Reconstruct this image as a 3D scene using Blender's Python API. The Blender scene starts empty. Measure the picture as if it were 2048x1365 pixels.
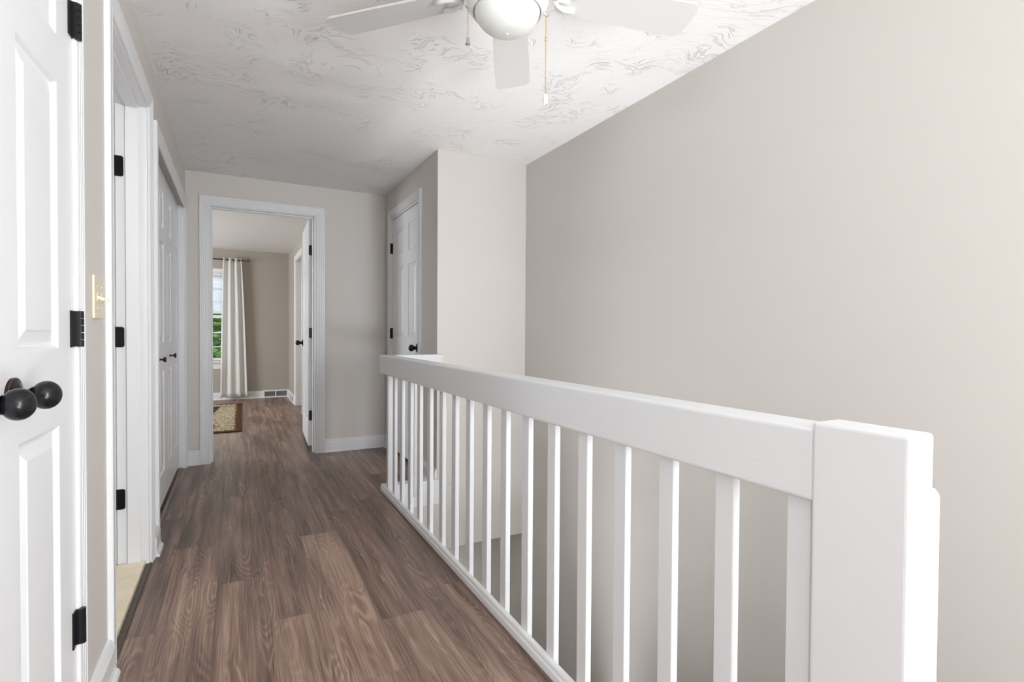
import bpy, bmesh, math, random
from mathutils import Vector, Matrix
random.seed(7)
PI = math.pi
C = bpy.context.scene.collection
sc = bpy.context.scene

# ------------------------------------------------------------------ camera
CAMZ = 1.05
cam_d = bpy.data.cameras.new('camera')
cam_d.sensor_width = 36.0
cam_d.lens = 1037.48 / 2048 * 36.0
cam_d.clip_start = 0.02
cam_d.clip_end = 200
cam = bpy.data.objects.new('camera', cam_d)
C.objects.link(cam)
yaw, pitch, roll = math.radians(27.9946), math.radians(-0.9385), math.radians(0.3556)
fw = Vector((math.sin(yaw)*math.cos(pitch), math.cos(yaw)*math.cos(pitch), math.sin(pitch)))
rt = Vector((math.cos(yaw), -math.sin(yaw), 0))
up = rt.cross(fw)
r2 = rt*math.cos(roll) + up*math.sin(roll)
u2 = -rt*math.sin(roll) + up*math.cos(roll)
m = Matrix.Identity(4)
for i in range(3):
    m[i][0] = r2[i]; m[i][1] = u2[i]; m[i][2] = -fw[i]
m[0][3], m[1][3], m[2][3] = 0, 0, CAMZ
cam.matrix_world = m
sc.camera = cam

# ------------------------------------------------------------------ colour management, world, lights
sc.view_settings.view_transform = 'Standard'
sc.view_settings.look = 'None'
sc.view_settings.gamma = 1.0
sc.view_settings.exposure = 0.36
try:
    sc.view_settings.use_curve_mapping = False
except Exception:
    pass
w = bpy.data.worlds.new('sky')
sc.world = w
w.use_nodes = True
nt = w.node_tree
bg = nt.nodes['Background']
bg.inputs[0].default_value = (0.86, 0.93, 1.0, 1)
bg.inputs[1].default_value = 4.5

def area(name, loc, target, sx, sy, power, col=(1, 1, 1)):
    d = bpy.data.lights.new(name, 'AREA')
    d.shape = 'RECTANGLE'; d.size = sx; d.size_y = sy
    d.energy = power; d.color = col
    o = bpy.data.objects.new(name, d)
    C.objects.link(o)
    o.location = loc
    o.rotation_euler = (Vector(target) - Vector(loc)).to_track_quat('-Z', 'Y').to_euler()
    return o
# daylight through the window in the wall behind the camera
area('daylight_stair_window', (1.86, -1.75, 1.45), (-0.2, 0.9, 1.35), 1.1, 1.3, 84, (0.90, 0.955, 1.0))
# upward fill added at floor level behind the camera to brighten the ceiling
area('floor_uplight_fill', (1.36, -1.9, 0.03), (1.36, -1.3, 2.2), 0.95, 1.9, 172, (0.88, 0.95, 1.0))
area('right_wall_fill', (-2.50, -1.60, 1.75), (1.89, 0.5, 1.85), 1.1, 0.9, 66, (0.90, 0.955, 1.0))  # unseen fill added to brighten the near right wall; no window here
# upward fill added low in the stairwell to brighten the hall ceiling
lo = area('stairwell_uplight_fill', (1.38, 2.29, -1.49), (1.30, 2.0, 2.3), 0.8, 0.2, 7.0, (0.92, 0.96, 1.0))
lo.data.spread = math.radians(65)
# unseen fill for the bedroom, set at an added side window
area('bedroom_side_fill', (-2.82, 7.1, 1.45), (0.6, 7.0, 0.7), 1.3, 1.3, 60, (0.93, 0.97, 1.0))
# unseen fills added in the room beside the bedroom, bathroom and floor below
area('side_room_fill', (2.0, 7.0, 2.15), (1.6, 7.3, 0.0), 0.5, 0.5, 10, (1.0, 0.98, 0.95))
area('bathroom_fill', (-1.25, 2.2, 2.2), (-1.25, 2.2, 0.0), 0.35, 0.35, 8, (1.0, 0.98, 0.95))
area('lower_stair_fill', (1.35, 5.05, -1.7), (1.6, 1.5, -0.6), 0.8, 1.0, 3.5, (1.0, 1.0, 0.98))

# ------------------------------------------------------------------ material helpers
def newmat(name):
    mt = bpy.data.materials.new(name); mt.use_nodes = True
    nt = mt.node_tree
    return mt, nt, nt.nodes['Principled BSDF']
def N(nt, t, **kw):
    n = nt.nodes.new(t)
    for k, v in kw.items():
        setattr(n, k, v)
    return n
def L(nt, a, b): nt.links.new(a, b)
def mth(nt, op, a, b=None, c=None, clamp=False):
    n = nt.nodes.new('ShaderNodeMath'); n.operation = op; n.use_clamp = clamp
    for i, v in enumerate((a, b, c)):
        if v is None: continue
        if isinstance(v, (int, float)): n.inputs[i].default_value = v
        else: nt.links.new(v, n.inputs[i])
    return n.outputs[0]
def simple(name, col, rough=0.5, metal=0.0, bump=None, spec=0.5):
    mt, nt, b = newmat(name)
    b.inputs['Base Color'].default_value = (*col, 1)
    b.inputs['Roughness'].default_value = rough
    b.inputs['Metallic'].default_value = metal
    b.inputs['Specular IOR Level'].default_value = spec
    if bump:
        sca, strength, dist = bump
        tc = N(nt, 'ShaderNodeTexCoord')
        mp = N(nt, 'ShaderNodeMapping')
        mp.inputs['Scale'].default_value = sca if isinstance(sca, tuple) else (sca,)*3
        L(nt, tc.outputs['Object'], mp.inputs['Vector'])
        nz = N(nt, 'ShaderNodeTexNoise'); nz.inputs['Scale'].default_value = 1; nz.inputs['Detail'].default_value = 4
        L(nt, mp.outputs[0], nz.inputs['Vector'])
        bp = N(nt, 'ShaderNodeBump'); bp.inputs['Strength'].default_value = strength; bp.inputs['Distance'].default_value = dist
        L(nt, nz.outputs[0], bp.inputs['Height']); L(nt, bp.outputs[0], b.inputs['Normal'])
    return mt

M = {}
M['wall'] = simple('greige_wall_paint', (0.665, 0.627, 0.592), 0.55, bump=(180, 0.06, 0.002), spec=0.35)
M['taupe'] = simple('taupe_wall_paint', (0.43, 0.383, 0.332), 0.6, bump=(180, 0.06, 0.002), spec=0.3)
M['trim'] = simple('white_gloss_trim_paint', (0.80, 0.80, 0.805), 0.32, bump=((40, 40, 6), 0.03, 0.001))
M['rail'] = simple('white_rail_paint', (0.70, 0.705, 0.715), 0.38, bump=((90, 14, 90), 0.22, 0.002))
M['post'] = simple('white_post_paint', (0.70, 0.705, 0.715), 0.38, bump=((60, 60, 12), 0.2, 0.002))
M['door'] = simple('white_moulded_door_paint', (0.83, 0.835, 0.84), 0.36, bump=((220, 220, 16), 0.15, 0.001))
M['black'] = simple('oil_rubbed_black_metal', (0.007, 0.007, 0.009), 0.24, 0.0, spec=0.38)
M['bronze'] = simple('worn_bronze_rim', (0.25, 0.09, 0.04), 0.35, 0.9)
M['ivory'] = simple('ivory_plastic', (0.80, 0.72, 0.56), 0.35)
M['fan'] = simple('white_fan_enamel', (0.84, 0.84, 0.83), 0.35)
M['blade'] = simple('off_white_fan_blade', (0.66, 0.645, 0.63), 0.45)
M['brass'] = simple('brass_bead_chain', (0.72, 0.45, 0.14), 0.3, 1.0)
M['chrome'] = simple('chrome_pull', (0.75, 0.75, 0.76), 0.12, 1.0)
M['dark'] = simple('dark_recess', (0.03, 0.028, 0.026), 0.8)
M['strip'] = simple('dark_brown_edge_strip', (0.075, 0.055, 0.045), 0.5, bump=((30, 200, 30), 0.3, 0.002))
M['track'] = simple('grey_brown_floor_track', (0.26, 0.22, 0.20), 0.45)
M['grille'] = simple('grey_vent_grille', (0.33, 0.30, 0.27), 0.6)
M['rod'] = simple('dark_bronze_rod', (0.03, 0.022, 0.02), 0.4, 0.7)
M['stair'] = simple('beige_stair_carpet', (0.42, 0.37, 0.32), 0.95, bump=(300, 0.5, 0.004))
M['tilefloor'] = simple('grey_bath_tile', (0.35, 0.32, 0.30), 0.4)
M['bark'] = simple('tree_bark', (0.13, 0.10, 0.08), 0.9, bump=(20, 0.6, 0.03))

def mat_ceiling(name, strength):
    mt, nt, b = newmat(name)
    b.inputs['Base Color'].default_value = (0.88, 0.86, 0.845, 1)
    b.inputs['Roughness'].default_value = 0.7
    tc = N(nt, 'ShaderNodeTexCoord')
    mp = N(nt, 'ShaderNodeMapping'); mp.inputs['Scale'].default_value = (1.0, 1.0, 1.0)
    mp.inputs['Rotation'].default_value = (0, 0, 0.5)
    L(nt, tc.outputs['Object'], mp.inputs['Vector'])
    # strokes: ridges of a distorted stretched noise, patchy
    warp = N(nt, 'ShaderNodeTexNoise'); warp.inputs['Scale'].default_value = 3.0; warp.inputs['Detail'].default_value = 2
    L(nt, mp.outputs[0], warp.inputs['Vector'])
    vm = N(nt, 'ShaderNodeVectorMath', operation='MULTIPLY_ADD')
    vm.inputs[1].default_value = (0.5, 0.5, 0.5)
    L(nt, warp.outputs['Color'], vm.inputs[0]); L(nt, mp.outputs[0], vm.inputs[2])
    mp2 = N(nt, 'ShaderNodeMapping'); mp2.inputs['Scale'].default_value = (9.0, 25.0, 1.0)
    L(nt, vm.outputs[0], mp2.inputs['Vector'])
    n1 = N(nt, 'ShaderNodeTexNoise'); n1.inputs['Scale'].default_value = 1.0; n1.inputs['Detail'].default_value = 3; n1.inputs['Roughness'].default_value = 0.55
    L(nt, mp2.outputs[0], n1.inputs['Vector'])
    d = mth(nt, 'ABSOLUTE', mth(nt, 'SUBTRACT', n1.outputs[0], 0.5))
    ridge = mth(nt, 'SUBTRACT', 1.0, mth(nt, 'MULTIPLY', d, 44.0), clamp=True)
    n2 = N(nt, 'ShaderNodeTexNoise'); n2.inputs['Scale'].default_value = 5.0; n2.inputs['Detail'].default_value = 2
    L(nt, mp.outputs[0], n2.inputs['Vector'])
    msk = mth(nt, 'MULTIPLY', mth(nt, 'SUBTRACT', n2.outputs[0], 0.50), 9.0, clamp=True)
    h = mth(nt, 'MULTIPLY', ridge, msk)
    step = mth(nt, 'MULTIPLY', mth(nt, 'SUBTRACT', n1.outputs[0], 0.5), 22.0, clamp=True)
    h = mth(nt, 'ADD', h, mth(nt, 'MULTIPLY', step, 0.12))
    n3 = N(nt, 'ShaderNodeTexNoise'); n3.inputs['Scale'].default_value = 60.0; n3.inputs['Detail'].default_value = 3
    L(nt, mp.outputs[0], n3.inputs['Vector'])
    h = mth(nt, 'ADD', h, mth(nt, 'MULTIPLY', n3.outputs[0], 0.12))
    bp = N(nt, 'ShaderNodeBump'); bp.inputs['Strength'].default_value = strength; bp.inputs['Distance'].default_value = 0.0045
    L(nt, h, bp.inputs['Height']); L(nt, bp.outputs[0], b.inputs['Normal'])
    return mt
M['ceiling'] = mat_ceiling('skip_trowel_ceiling', 0.85)
M['ceiling_soft'] = mat_ceiling('soft_trowel_ceiling', 0.22)

def mat_floor():
    mt, nt, b = newmat('oak_plank_floor')
    uv = N(nt, 'ShaderNodeUVMap'); uv.uv_map = 'plank_uv'
    ed = N(nt, 'ShaderNodeUVMap'); ed.uv_map = 'edge_uv'
    at = N(nt, 'ShaderNodeAttribute'); at.attribute_name = 'tone'
    # low frequency figure, contour lines make the cathedral grain
    wn = N(nt, 'ShaderNodeTexNoise'); wn.inputs['Scale'].default_value = 1.0; wn.inputs['Detail'].default_value = 2
    mpw = N(nt, 'ShaderNodeMapping'); mpw.inputs['Scale'].default_value = (30, 9, 1)
    L(nt, uv.outputs[0], mpw.inputs['Vector']); L(nt, mpw.outputs[0], wn.inputs['Vector'])
    vm = N(nt, 'ShaderNodeVectorMath', operation='MULTIPLY_ADD'); vm.inputs[1].default_value = (0.006, 0.02, 0)
    L(nt, wn.outputs['Color'], vm.inputs[0]); L(nt, uv.outputs[0], vm.inputs[2])
    mp = N(nt, 'ShaderNodeMapping'); mp.inputs['Scale'].default_value = (9.0, 1.35, 1)
    L(nt, vm.outputs[0], mp.inputs['Vector'])
    n1 = N(nt, 'ShaderNodeTexNoise'); n1.inputs['Scale'].default_value = 1.0; n1.inputs['Detail'].default_value = 1.5; n1.inputs['Roughness'].default_value = 0.45
    L(nt, mp.outputs[0], n1.inputs['Vector'])
    rings = mth(nt, 'SINE', mth(nt, 'MULTIPLY', n1.outputs[0], 165.0))
    rings = mth(nt, 'MULTIPLY_ADD', rings, 0.5, 0.5)
    rings = mth(nt, 'POWER', rings, 1.8)
    # where the figure is strong
    n4 = N(nt, 'ShaderNodeTexNoise'); n4.inputs['Scale'].default_value = 1.0; n4.inputs['Detail'].default_value = 2
    mp4 = N(nt, 'ShaderNodeMapping'); mp4.inputs['Scale'].default_value = (11, 1.6, 1); mp4.inputs['Location'].default_value = (5, 3, 0)
    L(nt, uv.outputs[0], mp4.inputs['Vector']); L(nt, mp4.outputs[0], n4.inputs['Vector'])
    amt = mth(nt, 'MULTIPLY', mth(nt, 'SUBTRACT', n4.outputs[0], 0.42), 4.0, clamp=True)
    # fine fibres
    n2 = N(nt, 'ShaderNodeTexNoise'); n2.inputs['Scale'].default_value = 1.0; n2.inputs['Detail'].default_value = 4; n2.inputs['Roughness'].default_value = 0.6
    mp2 = N(nt, 'ShaderNodeMapping'); mp2.inputs['Scale'].default_value = (230, 3.2, 1)
    L(nt, vm.outputs[0], mp2.inputs['Vector']); L(nt, mp2.outputs[0], n2.inputs['Vector'])
    # medium streaks
    n3 = N(nt, 'ShaderNodeTexNoise'); n3.inputs['Scale'].default_value = 1.0; n3.inputs['Detail'].default_value = 3
    mp3 = N(nt, 'ShaderNodeMapping'); mp3.inputs['Scale'].default_value = (30, 0.9, 1); mp3.inputs['Location'].default_value = (9, 1, 0)
    L(nt, vm.outputs[0], mp3.inputs['Vector']); L(nt, mp3.outputs[0], n3.inputs['Vector'])
    v = mth(nt, 'MULTIPLY', mth(nt, 'MULTIPLY', mth(nt, 'SUBTRACT', rings, 0.45), amt), 0.32)
    v = mth(nt, 'ADD', v, mth(nt, 'MULTIPLY', mth(nt, 'SUBTRACT', n2.outputs[0], 0.5), 1.1))
    v = mth(nt, 'ADD', v, mth(nt, 'MULTIPLY', mth(nt, 'SUBTRACT', n3.outputs[0], 0.5), 0.95))
    v = mth(nt, 'ADD', v, mth(nt, 'MULTIPLY', mth(nt, 'SUBTRACT', n1.outputs[0], 0.5), 0.7))
    v = mth(nt, 'ADD', v, mth(nt, 'ADD', at.outputs['Fac'], 0.115))
    cr = N(nt, 'ShaderNodeValToRGB')
    e = cr.color_ramp.elements
    e[0].position = 0.0; e[0].color = (0.048, 0.031, 0.024, 1)
    e[1].position = 1.0; e[1].color = (0.48, 0.33, 0.25, 1)
    x = e.new(0.28); x.color = (0.100, 0.066, 0.052, 1)
    x = e.new(0.52); x.color = (0.192, 0.122, 0.093, 1)
    x = e.new(0.75); x.color = (0.315, 0.205, 0.155, 1)
    L(nt, v, cr.inputs[0])
    # bevelled seams
    sp = N(nt, 'ShaderNodeSeparateXYZ'); L(nt, ed.outputs[0], sp.inputs[0])
    seam = mth(nt, 'MINIMUM', sp.outputs[0], sp.outputs[1])
    sm = mth(nt, 'DIVIDE', seam, 0.0013, clamp=True)
    mix = N(nt, 'ShaderNodeMix'); mix.data_type = 'RGBA'; mix.blend_type = 'MULTIPLY'
    mix.inputs[0].default_value = 1.0
    cmb = N(nt, 'ShaderNodeCombineColor')
    sm2 = mth(nt, 'MULTIPLY_ADD', sm, 0.5, 0.5)
    for i in range(3): L(nt, sm2, cmb.inputs[i])
    L(nt, cr.outputs[0], mix.inputs[6]); L(nt, cmb.outputs[0], mix.inputs[7])
    L(nt, mix.outputs[2], b.inputs['Base Color'])
    b.inputs['Roughness'].default_value = 0.36
    b.inputs['Specular IOR Level'].default_value = 0.5
    hh = mth(nt, 'ADD', mth(nt, 'MULTIPLY', v, 0.6), sm)
    bp = N(nt, 'ShaderNodeBump'); bp.inputs['Strength'].default_value = 0.35; bp.inputs['Distance'].default_value = 0.0012
    L(nt, hh, bp.inputs['Height']); L(nt, bp.outputs[0], b.inputs['Normal'])
    return mt
M['floor'] = mat_floor()

def mat_marble():
    mt, nt, b = newmat('cream_marble')
    tc = N(nt, 'ShaderNodeTexCoord')
    nz = N(nt, 'ShaderNodeTexNoise'); nz.inputs['Scale'].default_value = 9; nz.inputs['Detail'].default_value = 6; nz.inputs['Distortion'].default_value = 1.5
    L(nt, tc.outputs['Object'], nz.inputs['Vector'])
    cr = N(nt, 'ShaderNodeValToRGB'); e = cr.color_ramp.elements
    e[0].position = 0.3; e[0].color = (0.78, 0.66, 0.47, 1); e[1].position = 0.65; e[1].color = (0.86, 0.77, 0.60, 1)
    L(nt, nz.outputs[0], cr.inputs[0]); L(nt, cr.outputs[0], b.inputs['Base Color'])
    b.inputs['Roughness'].default_value = 0.3
    return mt
M['marble'] = mat_marble()

def mat_cloth(name, col, trans, rough=0.9):
    mt, nt, b = newmat(name)
    b.inputs['Base Color'].default_value = (*col, 1); b.inputs['Roughness'].default_value = rough
    b.inputs['Specular IOR Level'].default_value = 0.1
    tr = N(nt, 'ShaderNodeBsdfTranslucent'); tr.inputs[0].default_value = (*col, 1)
    mx = N(nt, 'ShaderNodeMixShader'); mx.inputs[0].default_value = trans
    L(nt, b.outputs[0], mx.inputs[1]); L(nt, tr.outputs[0], mx.inputs[2])
    L(nt, mx.outputs[0], nt.nodes['Material Output'].inputs[0])
    return mt
M['curtain'] = mat_cloth('cream_curtain_cloth', (0.93, 0.92, 0.89), 0.42)
M['blind'] = mat_cloth('white_cellular_blind', (0.88, 0.90, 0.95), 0.4)
M['leaf'] = mat_cloth('green_leaves', (0.085, 0.19, 0.04), 0.35, 0.6)

def mat_glass():
    mt, nt, b = newmat('window_glass')
    b.inputs['Base Color'].default_value = (1, 1, 1, 1)
    b.inputs['Roughness'].default_value = 0.0
    b.inputs['IOR'].default_value = 1.45
    tr = N(nt, 'ShaderNodeBsdfTransparent')
    gl = N(nt, 'ShaderNodeBsdfGlossy'); gl.inputs['Roughness'].default_value = 0.0
    fr = N(nt, 'ShaderNodeFresnel')
    mx = N(nt, 'ShaderNodeMixShader')
    L(nt, fr.outputs[0], mx.inputs[0]); L(nt, tr.outputs[0], mx.inputs[1]); L(nt, gl.outputs[0], mx.inputs[2])
    L(nt, mx.outputs[0], nt.nodes['Material Output'].inputs[0])
    return mt
M['glass'] = mat_glass()
def mat_bowl():
    mt, nt, b = newmat('frosted_white_glass')
    b.inputs['Base Color'].default_value = (0.80, 0.80, 0.765, 1)
    b.inputs['Roughness'].default_value = 0.3
    b.inputs['Subsurface Weight'].default_value = 0.3
    b.inputs['Subsurface Radius'].default_value = (0.02, 0.02, 0.02)
    return mt
M['bowl'] = mat_bowl()
def mat_rug():
    mt, nt, b = newmat('woven_rug')
    tc = N(nt, 'ShaderNodeTexCoord')
    sp = N(nt, 'ShaderNodeSeparateXYZ'); L(nt, tc.outputs['Object'], sp.inputs[0])
    X, Y = sp.outputs[0], sp.outputs[1]
    # object space: origin at the rug's centre, half sizes 0.80 x 1.165
    ax = mth(nt, 'SUBTRACT', 0.80, mth(nt, 'ABSOLUTE', X)); ay = mth(nt, 'SUBTRACT', 1.165, mth(nt, 'ABSOLUTE', Y))
    edge = mth(nt, 'MINIMUM', ax, ay)
    wv = N(nt, 'ShaderNodeTexVoronoi'); wv.feature = 'F1'; wv.inputs['Scale'].default_value = 1.0
    mp = N(nt, 'ShaderNodeMapping'); mp.inputs['Scale'].default_value = (22, 11, 1)
    nz = N(nt, 'ShaderNodeTexNoise'); nz.inputs['Scale'].default_value = 7; nz.inputs['Detail'].default_value = 2
    L(nt, tc.outputs['Object'], nz.inputs['Vector'])
    vm = N(nt, 'ShaderNodeVectorMath', operation='MULTIPLY_ADD'); vm.inputs[1].default_value = (0.12, 0.12, 0)
    L(nt, nz.outputs['Color'], vm.inputs[0]); L(nt, tc.outputs['Object'], vm.inputs[2])
    L(nt, vm.outputs[0], mp.inputs['Vector']); L(nt, mp.outputs[0], wv.inputs['Vector'])
    swirl = mth(nt, 'SINE', mth(nt, 'MULTIPLY', wv.outputs['Distance'], 15.0))
    pat = mth(nt, 'GREATER_THAN', swirl, 0.42)
    cream = N(nt, 'ShaderNodeMix'); cream.data_type = 'RGBA'
    cream.inputs[6].default_value = (0.47, 0.39, 0.27, 1); cream.inputs[7].default_value = (0.13, 0.075, 0.035, 1)
    L(nt, mth(nt, 'MULTIPLY', pat, 0.85), cream.inputs[0])
    # scalloped border
    scal = mth(nt, 'MULTIPLY', mth(nt, 'ABSOLUTE', mth(nt, 'SINE', mth(nt, 'MULTIPLY', mth(nt, 'ADD', X, Y), 26.0))), 0.028)
    isb = mth(nt, 'LESS_THAN', edge, mth(nt, 'ADD', scal, 0.055))
    bcol = N(nt, 'ShaderNodeMix'); bcol.data_type = 'RGBA'
    bcol.inputs[7].default_value = (0.085, 0.036, 0.018, 1)
    L(nt, isb, bcol.inputs[0]); L(nt, cream.outputs[2], bcol.inputs[6])
    # dark central field bounded by a diagonal/round edge
    cen = mth(nt, 'GREATER_THAN', mth(nt, 'SUBTRACT', edge, mth(nt, 'MULTIPLY', ay, 0.085)), 0.235)
    thin = mth(nt, 'GREATER_THAN', mth(nt, 'SUBTRACT', edge, mth(nt, 'MULTIPLY', ay, 0.085)), 0.315)
    inner = N(nt, 'ShaderNodeMix'); inner.data_type = 'RGBA'
    inner.inputs[6].default_value = (0.060, 0.035, 0.020, 1)
    L(nt, mth(nt, 'MULTIPLY', thin, pat), inner.inputs[0]); inner.inputs[7].default_value = (0.42, 0.38, 0.30, 1)
    fin = N(nt, 'ShaderNodeMix'); fin.data_type = 'RGBA'
    L(nt, cen, fin.inputs[0]); L(nt, bcol.outputs[2], fin.inputs[6]); L(nt, inner.outputs[2], fin.inputs[7])
    L(nt, fin.outputs[2], b.inputs['Base Color'])
    b.inputs['Roughness'].default_value = 0.95; b.inputs['Specular IOR Level'].default_value = 0.1
    nb = N(nt, 'ShaderNodeTexNoise'); nb.inputs['Scale'].default_value = 250
    L(nt, tc.outputs['Object'], nb.inputs['Vector'])
    bp = N(nt, 'ShaderNodeBump'); bp.inputs['Strength'].default_value = 0.4; bp.inputs['Distance'].default_value = 0.004
    L(nt, nb.outputs[0], bp.inputs['Height']); L(nt, bp.outputs[0], b.inputs['Normal'])
    return mt
M['rug'] = mat_rug()

# ------------------------------------------------------------------ mesh helpers
def tag(o, label=None, cat=None, group=None, kind=None):
    if label: o['label'] = label
    if cat: o['category'] = cat
    if group: o['group'] = group
    if kind: o['kind'] = kind
    return o
def empty(name, loc=(0, 0, 0), rz=0.0):
    o = bpy.data.objects.new(name, None); C.objects.link(o)
    o.empty_display_size = 0.1
    o.location = loc; o.rotation_euler = (0, 0, rz)
    return o
def link(name, bm, mat, parent=None, smooth=False, angle=None):
    bmesh.ops.recalc_face_normals(bm, faces=bm.faces[:])
    me = bpy.data.meshes.new(name)
    if smooth:
        for f in bm.faces: f.smooth = True
    bm.to_mesh(me); bm.free()
    for mm in (mat if isinstance(mat, (list, tuple)) else [mat]):
        me.materials.append(mm)
    if smooth and angle:
        try: me.set_sharp_from_angle(angle=math.radians(angle))
        except Exception: pass
    o = bpy.data.objects.new(name, me); C.objects.link(o)
    if parent: o.parent = parent
    return o
def box(bm, x0, x1, y0, y1, z0, z1, bev=0.0, seg=2, mi=0):
    vs = [bm.verts.new((x, y, z)) for z in (z0, z1) for y in (y0, y1) for x in (x0, x1)]
    idx = [(0, 1, 3, 2), (4, 6, 7, 5), (0, 4, 5, 1), (2, 3, 7, 6), (0, 2, 6, 4), (1, 5, 7, 3)]
    fs = [bm.faces.new([vs[i] for i in f]) for f in idx]
    for f in fs: f.material_index = mi
    bmesh.ops.recalc_face_normals(bm, faces=fs)
    if bev:
        es = list({e for f in fs for e in f.edges})
        bmesh.ops.bevel(bm, geom=es, offset=bev, segments=seg, affect='EDGES', profile=0.5, clamp_overlap=True)
def B(*boxes, bev=0.0, seg=2):
    bm = bmesh.new()
    for b in boxes: box(bm, *b, bev=bev, seg=seg)
    return bm
def lathe(bm, prof, segs=32, mat=Matrix.Identity(4), mi=0):
    rings = []
    for r, z in prof:
        if r < 1e-6:
            rings.append([bm.verts.new(mat @ Vector((0, 0, z)))])
        else:
            rings.append([bm.verts.new(mat @ Vector((r*math.cos(2*PI*k/segs), r*math.sin(2*PI*k/segs), z))) for k in range(segs)])
    for a, b in zip(rings, rings[1:]):
        for k in range(segs):
            k2 = (k+1) % segs
            if len(a) == 1 and len(b) == 1: continue
            if len(a) == 1: f = bm.faces.new((a[0], b[k], b[k2]))
            elif len(b) == 1: f = bm.faces.new((a[k], a[k2], b[0]))
            else: f = bm.faces.new((a[k], a[k2], b[k2], b[k]))
            f.material_index = mi
def tube(bm, pts, r, segs=10, closed_ends=True):
    pts = [Vector(p) for p in pts]
    rings = []
    prev = None
    for i, p in enumerate(pts):
        a = pts[max(i-1, 0)]; b = pts[min(i+1, len(pts)-1)]
        t = (b-a).normalized()
        n = t.orthogonal().normalized() if prev is None else (prev - t*prev.dot(t)).normalized()
        prev = n
        bn = t.cross(n)
        rr = r[i] if isinstance(r, (list, tuple)) else r
        rings.append([bm.verts.new(p + (n*math.cos(2*PI*k/segs) + bn*math.sin(2*PI*k/segs))*rr) for k in range(segs)])
    for a, b in zip(rings, rings[1:]):
        for k in range(segs):
            k2 = (k+1) % segs
            bm.faces.new((a[k], a[k2], b[k2], b[k]))
    if closed_ends:
        bm.faces.new(rings[0]); bm.faces.new(rings[-1])
def axis_mat(loc, direction):
    q = Vector((0, 0, 1)).rotation_difference(Vector(direction).normalized())
    return Matrix.Translation(Vector(loc)) @ q.to_matrix().to_4x4()
def prism(bm, prof, p0, p1, fn):
    """sweep a 2-D profile (a,b) from s=p0 to s=p1; fn(s,a,b)->xyz"""
    r0 = [bm.verts.new(fn(p0, a, b)) for a, b in prof]
    r1 = [bm.verts.new(fn(p1, a, b)) for a, b in prof]
    n = len(prof)
    for k in range(n):
        k2 = (k+1) % n
        bm.faces.new((r0[k], r0[k2], r1[k2], r1[k]))
    bm.faces.new(r0); bm.faces.new(r1)

def struct(name, bm, mat, label=None, parent=None, smooth=False):
    o = link(name, bm, mat, parent, smooth)
    if parent is None:
        o['kind'] = 'structure'
        if label: o['label'] = label
    return o

# ------------------------------------------------------------------ dimensions
H = 2.286
XL, XR, XC = -0.346, 1.892, 1.206
D, D2 = 4.72, 4.835              # wall between hall and bedroom
YC = 3.3525
XB = 0.855                       # edge of the stair opening / hall face of the balusters
TW = 0.115
YB = -3.0                        # wall behind the camera
BY = 9.0                         # bedroom far wall
BXL, BXR = -2.95, 0.742

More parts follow.
